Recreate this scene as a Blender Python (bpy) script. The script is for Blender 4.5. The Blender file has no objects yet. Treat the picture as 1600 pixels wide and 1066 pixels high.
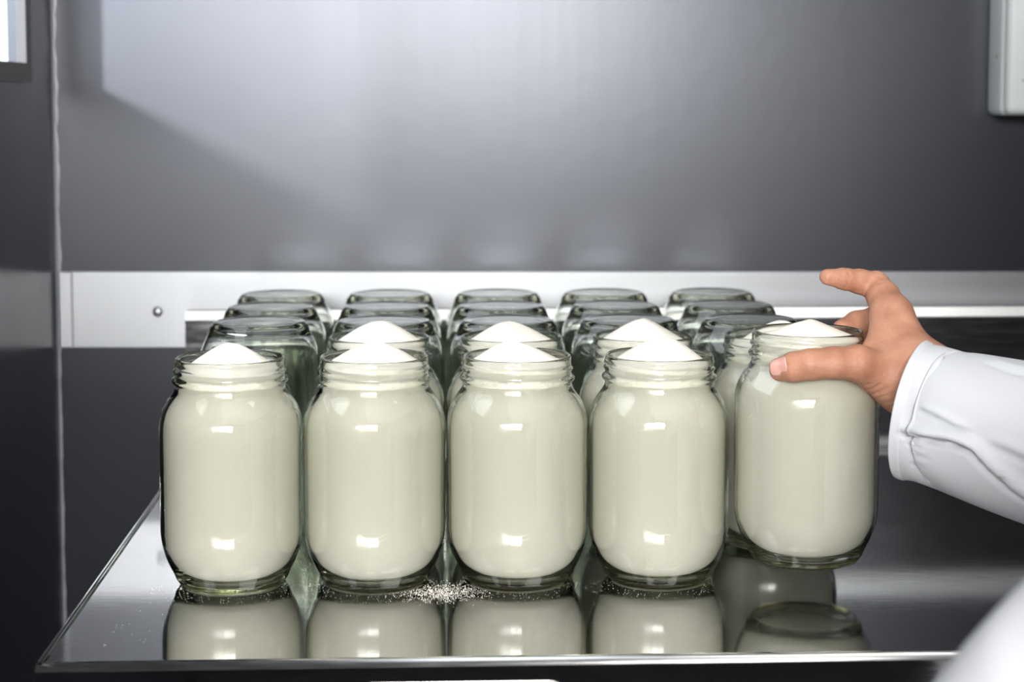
import bpy, bmesh, math, random
import numpy as np
from mathutils import Vector, Matrix

# ------------------------------------------------------------------ camera, world, lights
sc = bpy.context.scene
T = 0.90                                   # table top height
F, CY, PITCH = 2700.0, 372.0, math.radians(4.5)
CAM = Vector((0, 0, T + 0.3036))
cam_d = bpy.data.cameras.new('camera')
cam = bpy.data.objects.new('camera', cam_d)
sc.collection.objects.link(cam)
cam.location = CAM
cam.rotation_euler = (math.pi / 2 - PITCH, 0, 0)
cam_d.sensor_width = 36.0
cam_d.lens = 36.0 * F / 1600.0
cam_d.shift_y = -(533 - CY) / 1600.0
cam_d.clip_start = 0.02
cam_d.dof.use_dof = True
cam_d.dof.focus_distance = 1.075
cam_d.dof.aperture_fstop = 8.0
sc.camera = cam

world = bpy.data.worlds.new('World')
sc.world = world
world.use_nodes = True
world.node_tree.nodes['Background'].inputs[0].default_value = (0.86, 0.93, 1.0, 1)
world.node_tree.nodes['Background'].inputs[1].default_value = 3.0

sun_d = bpy.data.lights.new('sun', 'SUN')
sun = bpy.data.objects.new('sun', sun_d)
sc.collection.objects.link(sun)
sun_d.energy = 3.6
sun_d.angle = math.radians(3.2)
sun_d.color = (0.93, 0.96, 1.0)
sun.location = (-3, -4, 4)
sun.rotation_euler = Vector((0.0411, 0.1002, -0.0217)).to_track_quat('-Z', 'Y').to_euler()

# the photographer's soft flash, behind and a little above the camera
fl_d = bpy.data.lights.new('camera_flash', 'AREA')
fl = bpy.data.objects.new('camera_flash', fl_d)
sc.collection.objects.link(fl)
fl_d.shape = 'RECTANGLE'
fl_d.size, fl_d.size_y = 0.70, 0.36
fl_d.energy = 74.0
fl_d.color = (1.0, 0.98, 0.95)
fl.location = (-0.06, -1.15, T + 0.63)
fl.rotation_euler = (Vector((0.0, 1.2, T + 0.12)) - fl.location).to_track_quat('-Z', 'Y').to_euler()

sc.view_settings.view_transform = 'Standard'
sc.view_settings.look = 'None'
sc.view_settings.exposure = 0.0
sc.view_settings.gamma = 1.0
sc.view_settings.use_curve_mapping = False
cy = sc.cycles
cy.use_denoising = True
cy.max_bounces = 28
cy.diffuse_bounces = 5
cy.glossy_bounces = 10
cy.transmission_bounces = 26
cy.transparent_max_bounces = 16
cy.caustics_reflective = True
cy.caustics_refractive = True
cy.blur_glossy = 0.6
cy.sample_clamp_indirect = 12.0

# ------------------------------------------------------------------ helpers
COL = sc.collection
rng = random.Random(7)


def P(px, py, Y):
    """world point that stands Y metres in front of the camera along the room and shows at a pixel"""
    x, y = (px - 800) / F, (CY - py) / F
    d = Vector((x, math.cos(PITCH) + y * math.sin(PITCH), -math.sin(PITCH) + y * math.cos(PITCH)))
    return CAM + d * (Y / d.y)


def project(co):
    d = np.asarray(co) - np.array(CAM)
    c, s = math.cos(PITCH), math.sin(PITCH)
    depth = d[:, 1] * c - d[:, 2] * s
    up = d[:, 1] * s + d[:, 2] * c
    return 800 + F * d[:, 0] / depth, CY - F * up / depth


def link(name, me, mat=None, parent=None, smooth=False):
    o = bpy.data.objects.new(name, me)
    COL.objects.link(o)
    if mat is not None and len(me.materials) == 0:
        me.materials.append(mat)
    if smooth:
        me.polygons.foreach_set('use_smooth', [True] * len(me.polygons))
    if parent is not None:
        o.parent = parent
    return o


def mesh(name, verts, faces):
    me = bpy.data.meshes.new(name)
    me.from_pydata([tuple(v) for v in verts], [], [tuple(f) for f in faces])
    me.update()
    return me


def tag(o, label=None, cat=None, group=None, kind=None):
    if label: o['label'] = label
    if cat: o['category'] = cat
    if group: o['group'] = group
    if kind: o['kind'] = kind
    return o


def empty(name, loc=(0, 0, 0)):
    o = bpy.data.objects.new(name, None)
    COL.objects.link(o)
    o.location = loc
    o.empty_display_size = 0.05
    return o


def box_mesh(name, lo, hi, bevel=0.0, seg=2):
    bm = bmesh.new()
    bmesh.ops.create_cube(bm, size=1.0)
    lo, hi = Vector(lo), Vector(hi)
    for v in bm.verts:
        v.co = Vector(((lo[i] + hi[i]) / 2 + v.co[i] * (hi[i] - lo[i]) for i in range(3)))
    if bevel:
        bmesh.ops.bevel(bm, geom=bm.edges[:], offset=bevel, segments=seg, affect='EDGES', profile=0.5)
    me = bpy.data.meshes.new(name)
    bm.to_mesh(me)
    bm.free()
    return me


def extrude_profile(name, prof, u0, u1, frame):
    """closed (v, z) outline swept from u0 to u1; frame(u, v, z) gives the world point"""
    n = len(prof)
    vs = [frame(u0, v, z) for v, z in prof] + [frame(u1, v, z) for v, z in prof]
    fs = [(i, (i + 1) % n, n + (i + 1) % n, n + i) for i in range(n)]
    fs += [tuple(range(n - 1, -1, -1)), tuple(range(n, 2 * n))]
    me = mesh(name, vs, fs)
    bm = bmesh.new(); bm.from_mesh(me)
    bmesh.ops.recalc_face_normals(bm, faces=bm.faces[:])
    bm.to_mesh(me); bm.free()
    return me


# ------------------------------------------------------------------ materials
def mat_new(name):
    m = bpy.data.materials.new(name)
    m.use_nodes = True
    nt = m.node_tree
    return m, nt, nt.nodes['Principled BSDF']


def tex_noise(nt, scale, detail=3, vec_scale=None, rough=0.5):
    tc = nt.nodes.new('ShaderNodeTexCoord')
    n = nt.nodes.new('ShaderNodeTexNoise')
    n.inputs['Scale'].default_value = scale
    n.inputs['Detail'].default_value = detail
    n.inputs['Roughness'].default_value = rough
    if vec_scale:
        mp = nt.nodes.new('ShaderNodeMapping')
        mp.inputs['Scale'].default_value = vec_scale
        nt.links.new(tc.outputs['Object'], mp.inputs['Vector'])
        nt.links.new(mp.outputs['Vector'], n.inputs['Vector'])
    else:
        nt.links.new(tc.outputs['Object'], n.inputs['Vector'])
    return n


def ramp(nt, src, p0, c0, p1, c1):
    r = nt.nodes.new('ShaderNodeValToRGB')
    r.color_ramp.elements[0].position = p0
    r.color_ramp.elements[0].color = c0
    r.color_ramp.elements[1].position = p1
    r.color_ramp.elements[1].color = c1
    nt.links.new(src, r.inputs['Fac'])
    return r


def bump(nt, src, bsdf, strength, dist):
    b = nt.nodes.new('ShaderNodeBump')
    b.inputs['Strength'].default_value = strength
    b.inputs['Distance'].default_value = dist
    nt.links.new(src, b.inputs['Height'])
    nt.links.new(b.outputs['Normal'], bsdf.inputs['Normal'])
    return b


def map_range(nt, src, a, b, lo=0.3, hi=0.7):
    m = nt.nodes.new('ShaderNodeMapRange')
    m.inputs['From Min'].default_value = lo
    m.inputs['From Max'].default_value = hi
    m.inputs['To Min'].default_value = a
    m.inputs['To Max'].default_value = b
    nt.links.new(src, m.inputs['Value'])
    return m


def metal(name, col, r0, r1, scale, vec, bstr=0.03, bdist=0.001):
    m, nt, b = mat_new(name)
    b.inputs['Metallic'].default_value = 1.0
    b.inputs['Base Color'].default_value = (*col, 1)
    n = tex_noise(nt, scale, 4, vec)
    mr = map_range(nt, n.outputs['Fac'], r0, r1)
    nt.links.new(mr.outputs['Result'], b.inputs['Roughness'])
    if bstr:
        bump(nt, n.outputs['Fac'], b, bstr, bdist)
    return m


def plain(name, col, rough=0.5, metallic=0.0, spec=0.5):
    m, nt, b = mat_new(name)
    b.inputs['Base Color'].default_value = (*col, 1)
    b.inputs['Roughness'].default_value = rough
    b.inputs['Metallic'].default_value = metallic
    b.inputs['Specular IOR Level'].default_value = spec
    return m


# grey satin wall sheet with faint vertical grain
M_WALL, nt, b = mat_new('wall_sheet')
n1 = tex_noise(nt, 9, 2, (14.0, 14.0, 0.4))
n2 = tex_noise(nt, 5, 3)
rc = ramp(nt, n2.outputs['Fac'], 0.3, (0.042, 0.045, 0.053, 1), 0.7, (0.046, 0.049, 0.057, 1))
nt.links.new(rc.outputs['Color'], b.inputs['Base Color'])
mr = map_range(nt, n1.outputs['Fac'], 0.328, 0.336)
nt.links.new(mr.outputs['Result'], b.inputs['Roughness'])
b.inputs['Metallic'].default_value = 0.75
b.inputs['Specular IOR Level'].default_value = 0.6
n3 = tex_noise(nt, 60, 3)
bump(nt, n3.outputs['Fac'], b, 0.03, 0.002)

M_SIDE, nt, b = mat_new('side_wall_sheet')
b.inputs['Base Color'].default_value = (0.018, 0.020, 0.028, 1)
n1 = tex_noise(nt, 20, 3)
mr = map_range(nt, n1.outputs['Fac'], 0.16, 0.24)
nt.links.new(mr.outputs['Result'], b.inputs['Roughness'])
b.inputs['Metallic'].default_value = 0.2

M_ROOM = plain('room_paint', (0.10, 0.10, 0.11), 0.6)
M_CEIL = plain('ceiling_paint', (0.75, 0.75, 0.75), 0.7)
M_FLOOR = plain('floor_vinyl', (0.10, 0.10, 0.11), 0.4)
M_BAND = metal('band_steel', (0.29, 0.30, 0.315), 0.42, 0.48, 6, (1, 1, 1), 0.04, 0.002)
M_TABLE = metal('table_steel', (0.56, 0.565, 0.57), 0.055, 0.10, 40, (1.0, 14.0, 14.0), 0.012, 0.0006)
M_UPSTAND = metal('upstand_steel', (0.50, 0.505, 0.52), 0.12, 0.2, 30, (1.0, 10.0, 10.0), 0.02, 0.0006)
M_EDGE = metal('brushed_edge_steel', (0.72, 0.725, 0.72), 0.30, 0.38, 40, (1.0, 14.0, 14.0), 0.02, 0.0006)
M_SEAL = plain('sealant', (0.20, 0.21, 0.24), 0.35)
M_WHITE = plain('white_plastic', (0.40, 0.43, 0.43), 0.5)
M_DARK = plain('dark_slot', (0.02, 0.02, 0.02), 0.6)
M_RUST = plain('rust_mark', (0.22, 0.16, 0.09), 0.8)
M_FRAME = plain('grey_frame', (0.10, 0.10, 0.10), 0.5)
M_PLATE = plain('pale_plate', (0.62, 0.60, 0.58), 0.4)

M_PANE, nt, b = mat_new('window_pane')
nt.nodes.remove(b)
tr = nt.nodes.new('ShaderNodeBsdfTransparent')
gl = nt.nodes.new('ShaderNodeBsdfGlossy'); gl.inputs['Roughness'].default_value = 0.02
mx = nt.nodes.new('ShaderNodeMixShader'); mx.inputs[0].default_value = 0.06
nt.links.new(tr.outputs[0], mx.inputs[1]); nt.links.new(gl.outputs[0], mx.inputs[2])
nt.links.new(mx.outputs[0], nt.nodes['Material Output'].inputs['Surface'])

# bottle glass, slightly green
M_GLASS, nt, b = mat_new('jar_glass')
nt.nodes.remove(b)
g = nt.nodes.new('ShaderNodeBsdfGlass')
g.inputs['IOR'].default_value = 1.5
g.inputs['Roughness'].default_value = 0.0
g.inputs['Color'].default_value = (0.985, 0.995, 0.985, 1)
va = nt.nodes.new('ShaderNodeVolumeAbsorption')
va.inputs['Color'].default_value = (0.79, 0.765, 0.44, 1)
va.inputs['Density'].default_value = 22.0
nt.links.new(g.outputs[0], nt.nodes['Material Output'].inputs['Surface'])
nt.links.new(va.outputs[0], nt.nodes['Material Output'].inputs['Volume'])

M_SUGAR, nt, b = mat_new('sugar')
b.inputs['Base Color'].default_value = (0.885, 0.845, 0.765, 1)
b.inputs['Roughness'].default_value = 0.8
b.inputs['Specular IOR Level'].default_value = 0.2
n1 = tex_noise(nt, 1400, 2)
bump(nt, n1.outputs['Fac'], b, 0.25, 0.0006)

M_SKIN, nt, b = mat_new('skin')
n1 = tex_noise(nt, 55, 4)
rc = ramp(nt, n1.outputs['Fac'], 0.32, (0.37, 0.165, 0.098, 1), 0.70, (0.52, 0.262, 0.170, 1))
vo = nt.nodes.new('ShaderNodeTexVoronoi'); vo.inputs['Scale'].default_value = 60
tc = nt.nodes.new('ShaderNodeTexCoord'); nt.links.new(tc.outputs['Object'], vo.inputs['Vector'])
fr = ramp(nt, vo.outputs['Distance'], 0.05, (0.52, 0.42, 0.38, 1), 0.12, (1, 1, 1, 1))
mxc = nt.nodes.new('ShaderNodeMix'); mxc.data_type = 'RGBA'; mxc.blend_type = 'MULTIPLY'
mxc.inputs[0].default_value = 0.8
nt.links.new(rc.outputs['Color'], mxc.inputs[6]); nt.links.new(fr.outputs['Color'], mxc.inputs[7])
nt.links.new(mxc.outputs[2], b.inputs['Base Color'])
b.inputs['Roughness'].default_value = 0.55
b.inputs['Subsurface Weight'].default_value = 0.12
b.inputs['Subsurface Radius'].default_value = (0.006, 0.002, 0.001)
b.inputs['Subsurface Scale'].default_value = 0.5
n2 = tex_noise(nt, 420, 3, (1, 1, 1), 0.6)
bump(nt, n2.outputs['Fac'], b, 0.45, 0.0010)
M_NAIL = plain('nail', (0.66, 0.36, 0.30), 0.28)

M_COAT, nt, b = mat_new('white_cotton')
b.inputs['Base Color'].default_value = (0.57, 0.582, 0.61, 1)
b.inputs['Roughness'].default_value = 0.85
b.inputs['Specular IOR Level'].default_value = 0.2
n1 = tex_noise(nt, 900, 2)
bump(nt, n1.outputs['Fac'], b, 0.12, 0.0004)
M_TROUSERS = plain('dark_trousers', (0.03, 0.035, 0.05), 0.8)

# ------------------------------------------------------------------ room
YW, XL = 1.562, -0.4138
ZC = 2.45
XR, YF = 1.9, -1.9
WZ0, WZ1 = T + 0.3365, T + 0.95            # window opening
WY0, WY1 = 0.86, 1.4618


def struct(name, me, mat, smooth=False, parent=None):
    o = link(name, me, mat, parent, smooth)
    o['kind'] = 'structure'
    return o


wb = struct('wall_back', box_mesh('wall_back', (XL - 0.04, YW, 0), (XR, YW + 0.05, ZC)), M_WALL)
# left wall with a window opening
bm = bmesh.new()
def bm_box(bm, lo, hi):
    r = bmesh.ops.create_cube(bm, size=1.0)
    for v in r['verts']:
        v.co = Vector(((lo[i] + hi[i]) / 2 + v.co[i] * (hi[i] - lo[i]) for i in range(3)))
X0 = XL - 0.003
bm_box(bm, (X0, YF, 0), (XL, YW, WZ0))
bm_box(bm, (X0, YF, WZ1), (XL, YW, ZC))
bm_box(bm, (X0, YF, WZ0), (XL, WY0, WZ1))
bm_box(bm, (X0, WY1, WZ0), (XL, YW, WZ1))
for v in bm.verts:                                     # splayed far jamb
    if abs(v.co.x - X0) < 1e-5 and abs(v.co.y - WY1) < 1e-5: v.co.y += 0.02
me = bpy.data.meshes.new('wall_left'); bm.to_mesh(me); bm.free()
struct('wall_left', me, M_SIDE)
struct('wall_right', box_mesh('wall_right', (XR, YF, 0), (XR + 0.05, YW + 0.05, ZC)), M_ROOM)
struct('wall_front', box_mesh('wall_front', (X0, YF - 0.05, 0), (XR + 0.05, YF, ZC)), M_ROOM)
struct('ceiling', box_mesh('ceiling', (X0, YF - 0.05, ZC), (XR + 0.05, YW + 0.05, ZC + 0.05)), M_CEIL)
struct('floor', box_mesh('floor', (X0, YF - 0.05, -0.05), (XR + 0.05, YW + 0.05, 0)), M_FLOOR)

# window on the left wall: frame of four bars and a pane
win = empty('window_1', (XL, (WY0 + WY1) / 2, WZ0))
win['kind'] = 'structure'
fw, fo = 0.016, 0.005
bm = bmesh.new()
y0, y1, z0, z1 = WY0 - win.location.y, WY1 - win.location.y, 0.0, WZ1 - WZ0
bm_box(bm, (-0.002, y0 - fw, z0 - fw), (fo, y1 + fw, z0))
bm_box(bm, (-0.002, y0 - fw, z1), (fo, y1 + fw, z1 + fw))
bm_box(bm, (-0.002, y0 - fw, z0), (fo, y0, z1))
bm_box(bm, (-0.002, y1, z0), (fo, y1 + fw, z1))
me = bpy.data.meshes.new('window_frame'); bm.to_mesh(me); bm.free()
link('window_frame', me, M_FRAME, win)
link('window_pane', box_mesh('window_pane', (-0.003, y0, z0), (-0.0015, y1, z1)), M_PANE, win)

# steel band along the back wall
BZ0, BZ1 = T + 0.0806, T + 0.1504
trim = struct('trim_1', box_mesh('trim_1', (XL + 0.002, YW - 0.002, BZ0), (XR, YW + 0.001, BZ1), 0.0006, 1), M_BAND)
# folded end strip of the band next to the corner
link('end_strip', box_mesh('end_strip', (XL + 0.003, YW - 0.0045, BZ0), (XL + 0.015, YW - 0.002, BZ1), 0.001, 2), M_BAND, trim)


def dome(name, r, h, n=20):
    vs, fs = [], []
    rings = 5
    for i in range(rings + 1):
        a = i / rings * math.pi / 2
        for k in range(n):
            t = 2 * math.pi * k / n
            vs.append((r * math.cos(a) * math.cos(t), -h * math.sin(a), r * math.cos(a) * math.sin(t)))
    for i in range(rings):
        for k in range(n):
            fs.append((i * n + k, i * n + (k + 1) % n, (i + 1) * n + (k + 1) % n, (i + 1) * n + k))
    return mesh(name, vs, fs)


rv = P(247, 487, YW)
dm = dome('rivet', 0.0048, 0.0026)
for i, xx in enumerate((rv.x, rv.x + 0.62, rv.x + 1.24)):
    o = link('rivet', dm, M_BAND, trim, smooth=True)
    o.location = (xx, YW - 0.0018, rv.z)

# uneven bead of sealant up the corner
vs, fs = [], []
N, K = 260, 8
for i in range(N + 1):
    z = T - 0.25 + 1.2 * i / N
    w = 0.0038 + 0.0006 * math.sin(i * 0.37) + 0.0005 * math.sin(i * 1.13 + 1) + rng.uniform(-0.0004, 0.0004)
    if z < BZ0: w *= 0.55
    for k in range(K + 1):
        a = k / K * math.pi / 2
        vs.append((XL + w * (1 - math.sin(a)) + 0.0002, YW - w * (1 - math.cos(a)) - 0.0002, z))
for i in range(N):
    for k in range(K):
        a = i * (K + 1) + k
        fs.append((a, a + 1, a + K + 2, a + K + 1))
struct('trim_2', mesh('trim_2', vs, fs), M_SEAL, True)

# ceiling lights
M_EMIT, nt, b = mat_new('lamp_diffuser')
b.inputs['Base Color'].default_value = (0.9, 0.9, 0.9, 1)
b.inputs['Emission Color'].default_value = (1.0, 0.98, 0.94, 1)
b.inputs['Emission Strength'].default_value = 4.2
M_LFRAME = plain('lamp_frame', (0.7, 0.7, 0.7), 0.5)
for (lx, ly, sx, sy, where) in ((0.50, 0.80, 0.36, 0.26, 'above the right side of the table'), (-0.20, 0.80, 0.13, 0.26, 'near the window wall')):
    L = empty('ceiling_light', (lx, ly, ZC))
    tag(L, 'white ceiling light panel ' + where, 'lamp', 'ceiling light panels')
    bm = bmesh.new()
    w = 0.03
    bm_box(bm, (-sx - w, -sy - w, -0.05), (-sx, sy + w, 0)); bm_box(bm, (sx, -sy - w, -0.05), (sx + w, sy + w, 0))
    bm_box(bm, (-sx, -sy - w, -0.05), (sx, -sy, 0)); bm_box(bm, (-sx, sy, -0.05), (sx, sy + w, 0))
    me = bpy.data.meshes.new('frame'); bm.to_mesh(me); bm.free()
    link('frame', me, M_LFRAME, L)
    link('diffuser', box_mesh('diffuser', (-sx, -sy, -0.04), (sx, sy, -0.03)), M_EMIT, L)

# white box on the back wall
wbx = P(1542, 100, YW).x
wbz = P(1575, 181, YW - 0.06).z
bx = empty('wall_box', (wbx, YW, wbz))
tag(bx, 'white plastic electrical box mounted on the grey back wall', 'electrical box')
link('housing', box_mesh('housing', (0, -0.048, 0), (0.16, -0.0005, 0.24), 0.006, 3), M_WHITE, bx, True)
link('cover', box_mesh('cover', (0.001, -0.062, 0.001), (0.159, -0.0485, 0.239), 0.006, 3), M_WHITE, bx, True)
sm = dome('screw', 0.0045, 0.0015)
for sx, sz in ((0.020, 0.047), (0.142, 0.047), (0.020, 0.2), (0.142, 0.2)):
    o = link('screw', sm, M_DARK, bx, True); o.location = (sx, -0.0618, sz)
o = link('seam', box_mesh('seam', (0.014, -0.0626, 0.030), (0.145, -0.0615, 0.0312)), M_FRAME, bx)
o = link('rust_mark', dome('rust_mark', 0.0022, 0.0005), M_RUST, bx, True)
o.location = (-0.0002, -0.032, 0.052); o.rotation_euler = (0, 0, -math.pi / 2)

# ------------------------------------------------------------------ table
TH = math.radians(2.5)
TC, TS = math.cos(TH), math.sin(TH)


def tab(u, v, z):
    return Vector((u * TC - v * TS, u * TS + v * TC, T + z))


def uv_of(p):
    return p.x * TC + p.y * TS, -p.x * TS + p.y * TC


fl_corner = uv_of(P(54, 1040, (0.3036) / math.tan(PITCH + math.atan((1040 - CY) / F))))
U0, V0 = fl_corner
U1 = U0 + 1.02
VB = 1.4965
table = empty('steel_table', tab((U0 + U1) / 2, (V0 + VB) / 2, -T))


def rel(me, o):
    off = o.location
    for v in me.vertices: v.co = v.co - off
    return me


def arc(cx, cz, r, a0, a1, n):
    return [(cx + r * math.cos(math.radians(a0 + (a1 - a0) * i / n)), cz + r * math.sin(math.radians(a0 + (a1 - a0) * i / n))) for i in range(n + 1)]


# top sheet: rolled front edge and a short turned-down apron
RF = 0.0042
prof = [(VB - 0.006, 0.0), (V0 + RF + 0.0015, 0.0), (V0 + RF, 0.0)] + arc(V0 + RF, -RF, RF, 90, 180, 8)[1:] + [(V0, -0.045), (V0 + 0.002, -0.045)] \
       + [(V0 + 0.002, -RF)] + arc(V0 + RF, -RF, RF - 0.002, 180, 90, 8)[1:] + [(VB - 0.006, -0.002)]
me = extrude_profile('top', prof, U0, U1, tab)
bm = bmesh.new(); bm.from_mesh(me)
bm.to_mesh(me); bm.free()
o = link('top', rel(me, table), M_TABLE, table)
me.polygons.foreach_set('use_smooth', [len(p.vertices) == 4 and p.area < 0.004 for p in me.polygons])
me.materials.append(M_EDGE)                              # the bends are brushed, not mirror bright
for p in me.polygons:
    if len(p.vertices) == 4 and p.area < 0.004 and abs(p.normal.z) < 0.985 and p.normal.z > 0.05: p.material_index = 1
# rolled side edges with turned-down side aprons
for ue, sgn in ((U0, 1), (U1, -1)):
    me = bpy.data.meshes.new('side_apron')
    pr = [(0.004 * sgn, 0.0012)] + [(0.004 * sgn - 0.004 * sgn * math.sin(math.radians(a)), -0.0028 + 0.004 * math.cos(math.radians(a))) for a in range(0, 91, 15)] + [(0.0, -0.045), (0.002 * sgn, -0.045), (0.002 * sgn, -0.0028)]
    n = len(pr)
    vs = [tab(ue + a, V0 + 0.002, z) for a, z in pr] + [tab(ue + a, VB, z) for a, z in pr]
    me = mesh('side_apron', vs, [(i, (i + 1) % n, n + (i + 1) % n, n + i) for i in range(n)] + [tuple(range(n - 1, -1, -1)), tuple(range(n, 2 * n))])
    link('side_apron', rel(me, table), M_TABLE, table)
# rear upstand: cove, face and rolled top
UH = 0.1235
RC = 0.010
prof = [(VB - RC - 0.004, 0.0004)] + [(VB - RC, 0.0006)] + arc(VB - RC, RC + 0.0006, RC, -90, 0, 8)[1:] + [(VB, UH - 0.0095), (VB + 0.0003, UH - 0.0085), (VB + 0.0062, UH - 0.0008), (VB + 0.008, UH)] \
       + [(VB + 0.022, UH - 0.006), (VB + 0.022, UH - 0.03), (VB + 0.019, UH - 0.03), (VB + 0.019, UH - 0.009)] \
       + [(VB + 0.008, UH - 0.003), (VB + 0.002, UH - 0.0105)] + arc(VB - RC, RC + 0.0006, RC + 0.002, 0, -90, 8) + [(VB - RC - 0.004, -0.0016)]
me = extrude_profile('upstand', prof, U0, U1, tab)
me.polygons.foreach_set('use_smooth', [len(p.vertices) == 4 and p.area < 0.004 for p in me.polygons])
me.materials.append(M_UPSTAND); me.materials.append(M_EDGE)
for p in me.polygons:
    if len(p.vertices) == 4 and p.area < 0.0125 and 0.15 < p.normal.z < 0.98 and p.normal.y < 0: p.material_index = 1
link('upstand', rel(me, table), M_UPSTAND, table)
# legs, shelf and the pale plate on the apron
for u in (U0 + 0.05, U1 - 0.05):
    for v in (V0 + 0.05, VB - 0.06):
        c = tab(u, v, 0)
        me = box_mesh('leg', (c.x - 0.019, c.y - 0.019, 0.0), (c.x + 0.019, c.y + 0.019, T - 0.0025), 0.004, 2)
        link('leg', rel(me, table), M_UPSTAND, table)
prof = [(V0 + 0.04, -0.62), (VB - 0.05, -0.62), (VB - 0.05, -0.65), (V0 + 0.04, -0.65)]
link('shelf', rel(extrude_profile('shelf', prof, U0 + 0.04, U1 - 0.04, tab), table), M_UPSTAND, table)
pa, pb = uv_of(P(552, 1060, 0.915))[0], uv_of(P(890, 1060, 0.915))[0]
vs, fs = [], []
def rrect(a0, a1, b0, b1, r, n=6):
    pts = []
    for cx, cz, st in ((a1 - r, b1 - r, 0), (a0 + r, b1 - r, 90), (a0 + r, b0 + r, 180), (a1 - r, b0 + r, 270)):
        pts += arc(cx, cz, r, st, st + 90, n)
    return pts
rr = rrect(pa, pb, -0.044, -0.0125, 0.010)
n = len(rr)
vs = [tab(u, V0 - 0.0012, z) for u, z in rr] + [tab(u, V0 + 0.0004, z) for u, z in rr]
me = mesh('apron_plate', vs, [tuple(range(n)), tuple(range(2 * n - 1, n - 1, -1))] + [(i, i + n, (i + 1) % n + n, (i + 1) % n) for i in range(n)])
o = link('apron_plate', rel(me, table), M_PLATE, table)
o['label'] = 'pale rounded plate on the front apron'
tag(table, 'polished stainless steel table with rear upstand under the jars', 'table')

# ------------------------------------------------------------------ jars
JH = 0.144
SEG = 120
OUT = [(0.0, 0.0013), (0.020, 0.0012), (0.0285, 0.0008), (0.0308, 0.0002), (0.0328, 0.0006), (0.0340, 0.0024), (0.0352, 0.0048), (0.0366, 0.0075),
       (0.0384, 0.0110), (0.0403, 0.0150), (0.0420, 0.0195), (0.0433, 0.0240), (0.0442, 0.0290), (0.0447, 0.0340), (0.04475, 0.060), (0.04475, 0.096), (0.0446, 0.1030),
       (0.0440, 0.1070), (0.0429, 0.1105), (0.0413, 0.1140), (0.0392, 0.1175), (0.0370, 0.1205), (0.0354, 0.1228), (0.0346, 0.1245), (0.0345, 0.1262),
       (0.0350, 0.1276), (0.0362, 0.1286), (0.0366, 0.1298), (0.0360, 0.1310), (0.0347, 0.1320)]
for z in np.arange(0.1328, 0.1409, 0.0009): OUT.append((0.0343, float(z)))
OUT += [(0.0343, 0.1418), (0.0341, 0.1432), (0.0334, 0.1440)]
INN = [(0.0326, 0.1439), (0.0321, 0.1430), (0.0320, 0.1415), (0.0320, 0.1260), (0.0328, 0.1215), (0.0350, 0.1180), (0.0378, 0.1140), (0.0402, 0.1095),
       (0.0416, 0.1040), (0.0422, 0.0960), (0.0422, 0.034), (0.0417, 0.0270), (0.0404, 0.0215), (0.0384, 0.0165), (0.0356, 0.0112), (0.0318, 0.0074),
       (0.026, 0.0050), (0.012, 0.0042), (0.0, 0.0041)]


def lathe(name, prof, seg, rfun=None):
    vs, fs, rows = [], [], []
    for (r, z) in prof:
        if r < 1e-6:
            rows.append([len(vs)]); vs.append((0, 0, z)); continue
        row = []
        for k in range(seg):
            a = 2 * math.pi * k / seg
            rr = r + (rfun(r, z, a, k) if rfun else 0)
            row.append(len(vs)); vs.append((rr * math.cos(a), rr * math.sin(a), z))
        rows.append(row)
    for A, B in zip(rows, rows[1:]):
        for k in range(seg):
            k2 = (k + 1) % seg
            if len(A) == 1: fs.append((A[0], B[k2], B[k]))
            elif len(B) == 1: fs.append((A[k], A[k2], B[0]))
            else: fs.append((A[k], A[k2], B[k2], B[k]))
    return mesh(name, vs, fs)


def jar_detail(r, z, a, k):
    d = 0.0
    if 0.003 < z < 0.0075 and r > 0.034:                   # knurled ring at the base
        d += 0.00045 if k % 2 else -0.00045
    if 0.1325 < z < 0.1412 and r > 0.0335:                 # two starts of screw thread
        for s in (0.0, math.pi):
            t = ((a - s) % (2 * math.pi))
            if t < 3.6:
                zc = 0.1395 - 0.0045 * t / 3.6
                fade = min(1, t / 0.35, (3.6 - t) / 0.35)
                d += 0.0014 * fade * math.exp(-((z - zc) / 0.0010) ** 2)
    return d


JAR = lathe('glass', OUT + INN, SEG, jar_detail)
JAR.materials.append(M_GLASS)
JAR.polygons.foreach_set('use_smooth', [True] * len(JAR.polygons))
bm = bmesh.new(); bm.from_mesh(JAR); bmesh.ops.recalc_face_normals(bm, faces=bm.faces[:]); bm.to_mesh(JAR); bm.free()


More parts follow.
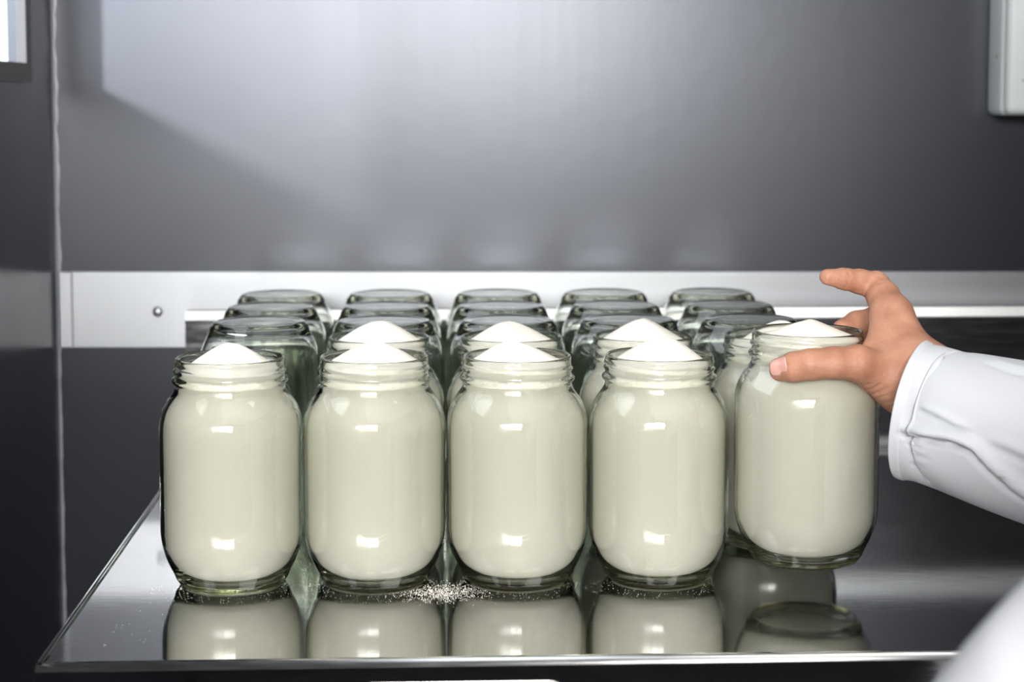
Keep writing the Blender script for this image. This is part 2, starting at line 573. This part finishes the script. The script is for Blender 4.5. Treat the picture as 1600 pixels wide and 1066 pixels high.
def sugar_mesh(apex, ax, ay, edge, seed):
    """sugar following the inner wall, heaped to a rounded cone above the rim"""
    r_ = random.Random(seed)
    g = 0.00035
    prof = [(0.0, 0.0046), (0.012, 0.0047), (0.026, 0.0055), (0.0315, 0.0078), (0.0352, 0.0116), (0.0380, 0.0169), (0.0400, 0.0219), (0.0413, 0.0273), (0.0422 - g, 0.034),
            (0.0422 - g, 0.060), (0.0422 - g, 0.096), (0.0416 - g, 0.1040), (0.0402 - g, 0.1095), (0.0378 - g, 0.1140), (0.0350 - g, 0.1180), (0.0328 - g, 0.1215), (0.0320 - g, 0.1260), (0.0320 - g, edge)]
    seg, n = 72, 14
    ph = [r_.uniform(0, 6.28) for _ in range(4)]
    base = lathe('sugar', prof, seg)
    vs = [tuple(v.co) for v in base.vertices]; fs = [tuple(p.vertices) for p in base.polygons]
    prev = list(range(len(vs) - seg, len(vs)))
    R = 0.0320 - g
    for i in range(1, n + 1):
        q = 1 - i / n
        row = []
        for k in range(seg if i < n else 1):
            a = 2 * math.pi * k / seg
            x, y = R * q * math.cos(a), R * q * math.sin(a)
            x += ax * (1 - q); y += ay * (1 - q)
            t = 1 - q
            c = 0.33
            h = edge + (apex - edge) * (math.sqrt(1 + c * c) - math.sqrt(q * q + c * c)) / (math.sqrt(1 + c * c) - c)
            h += 0.0007 * q * t * 4 * math.sin(2 * a + ph[0]) + 0.0004 * math.sin(3 * a + ph[1]) * q * t * 4
            row.append(len(vs)); vs.append((x, y, h))
        for k in range(seg):
            k2 = (k + 1) % seg
            if len(row) == 1: fs.append((prev[k], prev[k2], row[0]))
            else: fs.append((prev[k], prev[k2], row[k2], row[k]))
        prev = row
    bpy.data.meshes.remove(base)
    me = mesh('sugar', vs, fs)
    bm = bmesh.new(); bm.from_mesh(me); bmesh.ops.recalc_face_normals(bm, faces=bm.faces[:]); bm.to_mesh(me); bm.free()
    me.materials.append(M_SUGAR)
    me.polygons.foreach_set('use_smooth', [True] * len(me.polygons))
    return me


UC = [-0.1300, -0.0398, 0.0506, 0.1410, 0.2318]
VR = [1.0835, 1.1735, 1.264, 1.3540, 1.444]
COLN = ['first', 'second', 'third', 'fourth', 'fifth']


def filled(loc, rot, label, group, apex, ax, ay, edge, seed):
    e = empty('sugar_jar', loc)
    e.rotation_euler = (0, 0, rot)
    tag(e, label, 'jar', group)
    link('glass', JAR, None, e)
    link('sugar', sugar_mesh(apex, ax, ay, edge, seed), None, e)
    return e


front_specs = [(0.1525, 0.000, 0.0, 0.1350), (0.1525, -0.001, 0.0, 0.1375), (0.1525, -0.004, 0.0, 0.1380), (0.1545, 0.004, 0.0, 0.1375)]
front_lab = ['sugar-filled glass jar at the window-wall end of the front row',
             'sugar-filled glass jar in the front row, second from the window-wall end',
             'sugar-filled glass jar in the middle of the front row',
             'sugar-filled glass jar in the front row, next to the jar held up by the hand']
for c in range(4):
    p = tab(UC[c], VR[0], 0.0002)
    filled(p, [0.3, 0.75, 0.2, -0.25][c], front_lab[c], 'filled jars in the front row', *front_specs[c], 10 + c)
# the jar lifted by the hand
LIFT = Vector((0.1838, 1.066, T + 0.0185))
filled(LIFT, 0.1, 'sugar-filled glass jar lifted off the table by the hand', 'filled jars in the front row', 0.1495, 0.002, 0.004, 0.1390, 20)
back_lab = ['sugar-filled glass jar in the second row, behind the second front jar',
            'sugar-filled glass jar in the second row, behind the middle front jar',
            'sugar-filled glass jar in the second row, behind the fourth front jar',
            'sugar-filled glass jar in the second row, mostly hidden behind the lifted jar']
back_specs = [(0.1540, 0.003, 0.0, 0.1385), (0.1535, -0.004, 0.0, 0.1385), (0.1550, -0.001, 0.0, 0.1385), (0.1530, 0.006, 0.0, 0.1330)]
for i, c in enumerate((1, 2, 3, 4)):
    p = tab(UC[c] + [0.0002, 0.0001, 0.0004, 0.0006][i], VR[1], 0.0002)
    filled(p, [1.3, 0.2, 0.9, 0.4][i], back_lab[i], 'filled jars in the second row', *back_specs[i], 30 + i)
# empty jars standing upside down, three rows
rown = ['nearest row of upturned jars', 'middle row of upturned jars', 'rearmost row of upturned jars']
for r in range(3):
    for c in range(5):
        p = tab(UC[c] + rng.uniform(-0.0004, 0.0004) + (0.0, 0.001, 0.0012, 0.0005, 0.0)[c] * (r == 0), VR[2 + r], JH + 0.0002)
        o = link('glass_jar', JAR)
        o.location = p
        o.rotation_euler = (math.pi, 0, rng.uniform(0, 6.28))
        tag(o, 'empty upside-down glass jar, %s from the window wall in the %s' % (COLN[c], rown[r]), 'jar', 'upturned empty jars')

# spilled sugar grains
vs, fs = [], []
def grain(u, v, s):
    c = tab(u, v, 0.0)
    b0 = len(vs)
    a = rng.uniform(0, 6.28)
    for k in range(3):
        vs.append((c.x + s * math.cos(a + k * 2.094), c.y + s * math.sin(a + k * 2.094), T + 0.00005))
    vs.append((c.x, c.y, T + s * 1.3))
    fs.extend([(b0, b0 + 1, b0 + 3), (b0 + 1, b0 + 2, b0 + 3), (b0 + 2, b0, b0 + 3), (b0 + 2, b0 + 1, b0)])
cu, cv = (UC[1] + UC[2]) / 2 - 0.004, VR[0] - 0.031
for i in range(1500):
    u, v = cu + rng.gauss(0, 0.015), cv + rng.gauss(0, 0.010)
    if all((u - UC[c]) ** 2 + (v - VR[0]) ** 2 > 0.0335 ** 2 for c in range(4)) and v > V0 + 0.02:
        grain(u, v, rng.uniform(0.00012, 0.00034))
for c in range(4):
    for i in range(150):
        a = rng.uniform(math.pi * 1.05, math.pi * 1.95)
        r = 0.034 + abs(rng.gauss(0, 0.011))
        grain(UC[c] + r * math.cos(a), VR[0] + r * math.sin(a), rng.uniform(0.0001, 0.00024))
for i in range(500):
    grain(rng.uniform(U0 + 0.03, 0.24), rng.uniform(V0 + 0.03, VR[0] - 0.03), rng.uniform(0.00008, 0.00018))
o = link('spilled_sugar', mesh('spilled_sugar', vs, fs), M_SUGAR)
tag(o, 'fine sugar grains spilled on the steel table around the front jars', 'sugar', kind='stuff')

# ------------------------------------------------------------------ person: hand, sleeve and coat
def surface_net(f, lo, hi, h):
    """smooth quad mesh of the zero level of f on a regular grid"""
    lo, hi = np.array(lo), np.array(hi)
    n = np.ceil((hi - lo) / h).astype(int) + 1
    ax = [lo[i] + h * np.arange(n[i]) for i in range(3)]
    X, Y, Z = np.meshgrid(*ax, indexing='ij')
    D = f(X, Y, Z)
    S = D < 0
    cnt = np.zeros(n - 1); acc = np.zeros((*(n - 1), 3))
    def sl(a, o, m):
        return tuple(slice(o[i], m[i] - 1 + o[i]) for i in range(3))
    corners = [(i, j, k) for i in (0, 1) for j in (0, 1) for k in (0, 1)]
    for a in corners:
        for d in range(3):
            if a[d]: continue
            b_ = list(a); b_[d] = 1
            A, B = D[sl(D, a, n)], D[sl(D, b_, n)]
            m = (A < 0) != (B < 0)
            t = np.where(m, A / np.where(m, A - B, 1), 0)
            cnt += m
            for e in range(3):
                acc[..., e] += np.where(m, a[e] + (t if e == d else 0), 0)
    act = cnt > 0
    idx = -np.ones(n - 1, int); idx[act] = np.arange(act.sum())
    ijk = np.argwhere(act)
    V = lo + h * (ijk + acc[act] / cnt[act][:, None])
    Fs = []
    for d in range(3):
        e1, e2 = (d + 1) % 3, (d + 2) % 3
        s0 = [slice(None)] * 3; s1 = [slice(None)] * 3
        s0[d] = slice(0, n[d] - 1); s1[d] = slice(1, n[d])
        m = S[tuple(s0)] != S[tuple(s1)]
        inside = S[tuple(s0)]
        pts = np.argwhere(m)
        ok = (pts[:, e1] > 0) & (pts[:, e2] > 0) & (pts[:, e1] < n[e1] - 1) & (pts[:, e2] < n[e2] - 1)
        pts = pts[ok]
        q = []
        for o1, o2 in ((0, 0), (1, 0), (1, 1), (0, 1)):
            c = pts.copy(); c[:, e1] -= o1; c[:, e2] -= o2
            q.append(idx[c[:, 0], c[:, 1], c[:, 2]])
        q = np.stack(q, 1)
        ins = inside[pts[:, 0], pts[:, 1], pts[:, 2]]
        q[~ins] = q[~ins][:, ::-1]
        Fs.append(q)
    return V, np.concatenate(Fs)


def cone_sdf(X, Y, Z, a, b, ra, rb):
    a, b = np.array(a), np.array(b)
    d = b - a
    L2 = (d * d).sum()
    t = np.clip(((X - a[0]) * d[0] + (Y - a[1]) * d[1] + (Z - a[2]) * d[2]) / L2, 0, 1)
    q = np.sqrt((X - a[0] - t * d[0]) ** 2 + (Y - a[1] - t * d[1]) ** 2 + (Z - a[2] - t * d[2]) ** 2)
    return q - (ra + (rb - ra) * t)


def smin(a, b, k):
    h = np.clip(0.5 + 0.5 * (b - a) / k, 0, 1)
    return b + (a - b) * h - k * h * (1 - h)


def chain(X, Y, Z, pts, k=0.004):
    D = None
    for (a, ra), (b_, rb) in zip(pts, pts[1:]):
        d = cone_sdf(X, Y, Z, a, b_, ra, rb)
        D = d if D is None else smin(D, d, k)
    return D


HAND = {
    'thumb': [(P(1404, 596, 1.040), .0165), (P(1340, 568, 1.0215), .0108), (P(1302, 567, 1.0185), .0092), (P(1267, 570, 1.0185), .0093), (P(1240, 574, 1.0225), .0087), (P(1219, 579, 1.0275), .0066)],
    'index': [(P(1394, 492, 1.072), .0125), (P(1380, 464, 1.090), .0102), (P(1368, 446, 1.101), .0088), (P(1343, 440, 1.098), .0076), (P(1319, 436, 1.094), .0067), (P(1293, 433, 1.088), .0052)],
    'middle': [(P(1402, 512, 1.092), .0115), (P(1372, 500, 1.114), .0090), (P(1338, 505, 1.112), .0075), (P(1315, 514, 1.102), .0060)],
    'ring': [(P(1410, 534, 1.098), .0110), (P(1374, 528, 1.121), .0085), (P(1340, 534, 1.117), .0072), (P(1316, 544, 1.108), .0060)],
    'pinky': [(P(1416, 556, 1.098), .0100), (P(1386, 556, 1.119), .0075), (P(1360, 563, 1.117), .0064), (P(1342, 574, 1.110), .0054)],
}
WR = {'index': P(1428, 572, 1.034), 'middle': P(1432, 582, 1.043), 'ring': P(1434, 594, 1.050), 'pinky': P(1436, 604, 1.056)}
ELB = Vector((0.455, 0.845, T + 0.075))
WC = P(1446, 600, 1.030)


def hand_sdf(X, Y, Z):
    palm = None
    for k, w in WR.items():
        d = cone_sdf(X, Y, Z, w, HAND[k][0][0], 0.0150, HAND[k][0][1])
        palm = d if palm is None else smin(palm, d, 0.010)
    fore = cone_sdf(X, Y, Z, P(1420, 588, 1.043), WC, 0.0185, 0.0215)
    fore = smin(fore, cone_sdf(X, Y, Z, WC, WC + (ELB - WC) * 0.55, 0.0215, 0.030), 0.01)
    palm = smin(palm, fore, 0.014)
    th = chain(X, Y, Z, HAND['thumb'], 0.003)
    D = smin(palm, th, 0.012)
    # web between thumb and index
    web = cone_sdf(X, Y, Z, P(1362, 548, 1.045), P(1388, 512, 1.066), 0.006, 0.009)
    D = smin(D, web, 0.012)
    for k in ('index', 'middle', 'ring', 'pinky'):
        D = smin(D, chain(X, Y, Z, HAND[k], 0.003), 0.0045)
    # knuckle creases on the thumb and the index joint
    def crease(c, n, r, w, dep):
        c, n = np.array(c), np.array(Vector(n).normalized())
        s = (X - c[0]) * n[0] + (Y - c[1]) * n[1] + (Z - c[2]) * n[2]
        rr = np.sqrt((X - c[0]) ** 2 + (Y - c[1]) ** 2 + (Z - c[2]) ** 2)
        return dep * np.exp(-(s / w) ** 2) * (rr < r)
    tx = HAND['thumb'][3][0] - HAND['thumb'][1][0]
    for dx in (-4, 3, 9):
        D = D + crease(P(1265 + dx, 570, 1.0185), tx, 0.016, 0.0007, 0.00045)
    # wrinkles where the thumb's base folds, and over the back of the thumb's root
    for (qx, qy, dep, rad) in ((1352, 596, .0008, .011), (1361, 603, .0007, .012), (1371, 609, .0007, .012), (1382, 615, .0006, .012), (1393, 620, .0006, .012)):
        D = D + crease(P(qx, qy, 1.028), P(qx + 20, qy + 26, 1.028) - P(qx, qy, 1.028), rad, 0.0009, dep)
    for dx, dep in ((1322, .00025), (1331, .0003), (1341, .00025)):
        D = D + crease(P(dx, 568, 1.012), tx, 0.012, 0.0009, dep)
    ix = HAND['index'][3][0] - HAND['index'][2][0]
    D = D + crease(P(1317, 436, 1.094), ix, 0.012, 0.0008, 0.0006)
    D = D + crease(P(1370, 445, 1.101), ix + Vector((0, 0, -0.006)), 0.013, 0.0009, 0.0004)
    return D


V, Q = surface_net(hand_sdf, (0.14, 0.93, T + 0.05), (0.385, 1.15, T + 0.235), 0.0012)
person = empty('person', (0.50, 0.62, 0))
tag(person, 'person in a white coat reaching in to lift a jar by its rim', 'person')
me = mesh('body', V.tolist(), Q.tolist())
for v in me.vertices: v.co -= person.location
body = link('body', me, M_SKIN, person, True)

# thumbnail
tip, prev_ = HAND['thumb'][5][0], HAND['thumb'][4][0]
axis = (tip - prev_).normalized()
nrm = (CAM + Vector((-0.10, 0, 0.28)) - tip); nrm = (nrm - axis * nrm.dot(axis)).normalized()
side = axis.cross(nrm)
vs, fs = [], []
NA, NB = 10, 10
for i in range(NA + 1):
    for j in range(NB + 1):
        a, b2 = i / NA * 2 - 1, j / NB * 2 - 1
        la = 0.0066 * a
        wb = 0.0056 * b2 * math.sqrt(max(0.0, 1 - (abs(a) ** 4) * 0.75))
        h = 0.0085 - 0.0027 * (wb / 0.0056) ** 2 - 0.0012 * max(0, a) ** 2 + 0.0022 * max(0, -a)
        vs.append(P(1226.5, 575.5, 1.0258) + axis * la + side * wb + nrm * h)
for i in range(NA):
    for j in range(NB):
        k = i * (NB + 1) + j
        fs.append((k, k + 1, k + NB + 2, k + NB + 1))
me = mesh('thumbnail', vs, fs)
for v in me.vertices: v.co -= person.location
o = link('thumbnail', me, M_NAIL, body, True)
sd = o.modifiers.new('thick', 'SOLIDIFY'); sd.thickness = 0.0008; sd.offset = -1
o['label'] = 'pink thumbnail'

# sleeves: rings along the arm, with hem, seam and folds
def seg_dist(px, py, line):
    best = np.full(px.shape, 1e9); sign = np.zeros(px.shape); tt = np.zeros(px.shape)
    L = 0
    tot = sum(math.dist(a, b_) for a, b_ in zip(line, line[1:]))
    for a, b_ in zip(line, line[1:]):
        d = (b_[0] - a[0], b_[1] - a[1]); l2 = d[0] ** 2 + d[1] ** 2
        t = np.clip(((px - a[0]) * d[0] + (py - a[1]) * d[1]) / l2, 0, 1)
        ex, ey = px - a[0] - t * d[0], py - a[1] - t * d[1]
        q = np.hypot(ex, ey)
        m = q < best
        best = np.where(m, q, best)
        sign = np.where(m, np.sign(d[0] * ey - d[1] * ex), sign)
        tt = np.where(m, (L + t * math.sqrt(l2)) / tot, tt)
        L += math.sqrt(l2)
    return best, sign, tt


def smooth_path(pts, n):
    out = []
    m = len(pts)
    for i in range(n + 1):
        s = i / n * (m - 1)
        k = min(int(s), m - 2); t = s - k
        p0, p1, p2, p3 = (pts[max(0, min(m - 1, k + j))] for j in (-1, 0, 1, 2))
        out.append(0.5 * ((2 * p1) + (-p0 + p2) * t + (2 * p0 - 5 * p1 + 4 * p2 - p3) * t * t + (-p0 + 3 * p1 - 3 * p2 + p3) * t ** 3))
    return out


def sleeve(name, top, bot, half, nring, K, folds, seed, hem):
    """top / bot: points along the upper and lower outline; half: half depth across"""
    A, B = smooth_path([np.array(p) for p in top], nring), smooth_path([np.array(p) for p in bot], nring)
    H = smooth_path([np.array([h, 0, 0]) for h in half], nring)
    C = [(a + b_) / 2 for a, b_ in zip(A, B)]
    co, nr = [], []
    r_ = np.random.RandomState(seed)
    ph = r_.uniform(0, 6.28, 8)
    for i in range(nring + 1):
        ax = C[min(i + 1, nring)] - C[max(i - 1, 0)]; ax /= np.linalg.norm(ax)
        up = (A[i] - B[i]) / 2
        w = np.cross(ax, up); w /= np.linalg.norm(w)
        for k in range(K):
            a = 2 * math.pi * k / K
            ca, sa = math.cos(a), math.sin(a)
            n_ = up / np.linalg.norm(up) * ca + w * sa
            e = 1 + 0.015 * math.sin(3 * a + ph[0] + i * 0.11) + 0.012 * math.sin(5 * a + ph[1] - i * 0.17) * min(1, i / 12)
            co.append(C[i] + (up * ca + w * H[i][0] * sa) * e); nr.append(n_)
    co, nr = np.array(co), np.array(nr)
    if folds:
        px, py = project(co)
        view = np.array(CAM) - co; view /= np.linalg.norm(view, axis=1)[:, None]
        face = np.clip((nr * view).sum(1) * 3, 0, 1)
        disp = np.zeros(len(co))
        for line, width, depth in folds:
            q, sg, t = seg_dist(px, py, line)
            env = np.clip(np.minimum(t, 1.02 - t) * 6, 0, 1) if len(line) > 1 else 1
            disp += env * depth * (-np.exp(-((q * sg - width * 0.5) / (width * 0.55)) ** 2) + 0.75 * np.exp(-((q * sg + width * 0.8) / (width * 1.1)) ** 2))
        co = co + nr * (disp * face)[:, None]
    if hem:
        ring = np.repeat(np.arange(nring + 1), K)
        d = np.where(ring == hem, -0.0002, 0.0) + np.where(ring < hem, 0.0006, 0.0)
        co = co + nr * d[:, None]
    fs = [(i * K + k, i * K + (k + 1) % K, (i + 1) * K + (k + 1) % K, (i + 1) * K + k) for i in range(nring) for k in range(K)]
    co = co - np.array(person.location)
    me = mesh(name, co.tolist(), fs)
    bm = bmesh.new(); bm.from_mesh(me); bmesh.ops.recalc_face_normals(bm, faces=bm.faces[:]); bm.to_mesh(me); bm.free()
    o = link(name, me, M_COAT, person, True)
    s = o.modifiers.new('cloth', 'SOLIDIFY'); s.thickness = 0.0014; s.offset = -1
    return o


SH_R = Vector((0.52, 0.72, T + 0.44))
top = [P(1452, 534, 1.030), P(1500, 549, 1.016), P(1600, 563, 0.985), ELB + Vector((0.00, 0.02, 0.075)), SH_R + Vector((-0.07, 0.03, 0.02))]
bot = [P(1398, 744, 1.012), P(1465, 765, 1.000), P(1600, 818, 0.965), ELB + Vector((0.05, -0.03, -0.055)), SH_R + Vector((0.09, -0.02, -0.08))]
folds = [([(1436, 640), (1462, 650), (1496, 668), (1512, 672)], 5, 0.0042),
         ([(1400, 674), (1440, 682), (1490, 690), (1520, 702), (1545, 728), (1580, 758), (1640, 800)], 8, 0.0095),
         ([(1402, 688), (1425, 693), (1442, 696)], 3, 0.0012),
         ([(1424, 707), (1452, 714)], 3, 0.0010), ([(1418, 722), (1446, 728)], 3, 0.0008),
         ([(1540, 690), (1580, 706), (1640, 735)], 9, 0.0020), ([(1540, 562), (1580, 578), (1640, 590)], 6, 0.0016)]
sleeve('coat_sleeve', top, bot, [0.034, 0.038, 0.044, 0.055, 0.075], 120, 150, folds, 3, 9)
# the other sleeve, close to the camera at the lower right
SH_L = Vector((0.42, 0.36, T + 0.44))
ea, eb = P(1500, 1302, 0.58), P(1900, 990, 0.52)
topl = [ea + Vector((-0.026, 0, 0.034)), P(1522, 1005, 0.55), eb + Vector((-0.02, 0.01, 0.055)), SH_L + Vector((-0.07, 0.02, 0.03))]
botl = [ea + Vector((0.026, 0, -0.034)), P(1522, 1005, 0.55) + 2 * (P(1658, 1179, 0.55) - P(1522, 1005, 0.55)), eb + Vector((0.06, -0.03, -0.05)), SH_L + Vector((0.08, -0.02, -0.08))]
sleeve('coat_sleeve', topl, botl, [0.034, 0.044, 0.055, 0.075], 60, 48, None, 8, 0)

# coat body: torso from collar to knee, between the two shoulders
def torso(X, Y, Z):
    m = (SH_R + SH_L) / 2
    D = cone_sdf(X, Y, Z, SH_R + Vector((0.01, -0.02, -0.02)), SH_L + Vector((0.02, 0.02, -0.02)), 0.075, 0.075)
    c0 = m + Vector((0.05, -0.02, -0.10)); s = (SH_R - SH_L).normalized() * 0.085
    for sg in (-1, 1):
        D = smin(D, cone_sdf(X, Y, Z, c0 + sg * s, c0 + sg * s + Vector((0.03, -0.02, -0.40)), 0.105, 0.10), 0.06)
        D = smin(D, cone_sdf(X, Y, Z, c0 + sg * s + Vector((0.03, -0.02, -0.40)), c0 + sg * s * 1.1 + Vector((0.04, -0.02, -0.72)), 0.10, 0.115), 0.05)
    D = smin(D, cone_sdf(X, Y, Z, m + Vector((0.03, -0.01, 0.0)), m + Vector((0.03, -0.01, 0.07)), 0.075, 0.06), 0.05)
    return D


V, Q = surface_net(torso, (0.22, 0.12, 0.30), (0.82, 0.96, T + 0.62), 0.012)
me = mesh('coat_body', V.tolist(), Q.tolist())
for v in me.vertices: v.co -= person.location
link('coat_body', me, M_COAT, person, True)
m_ = (SH_R + SH_L) / 2


def legs(X, Y, Z):
    D = None
    s = (SH_R - SH_L).normalized() * 0.09
    for sg in (-1, 1):
        h = m_ + Vector((0.09, -0.04, -0.70)) + sg * s
        d = chain(X, Y, Z, [(h, 0.075), (Vector((h.x, h.y, 0.45)), 0.06), (Vector((h.x, h.y, 0.08)), 0.05), (Vector((h.x - 0.10, h.y + 0.05, 0.045)), 0.042)], 0.03)
        D = d if D is None else smin(D, d, 0.02)
    return D


V, Q = surface_net(legs, (0.25, 0.2, 0.004), (0.80, 0.85, 0.75), 0.012)
me = mesh('trousers', V.tolist(), Q.tolist())
for v in me.vertices: v.co -= person.location
link('trousers', me, M_TROUSERS, person, True)
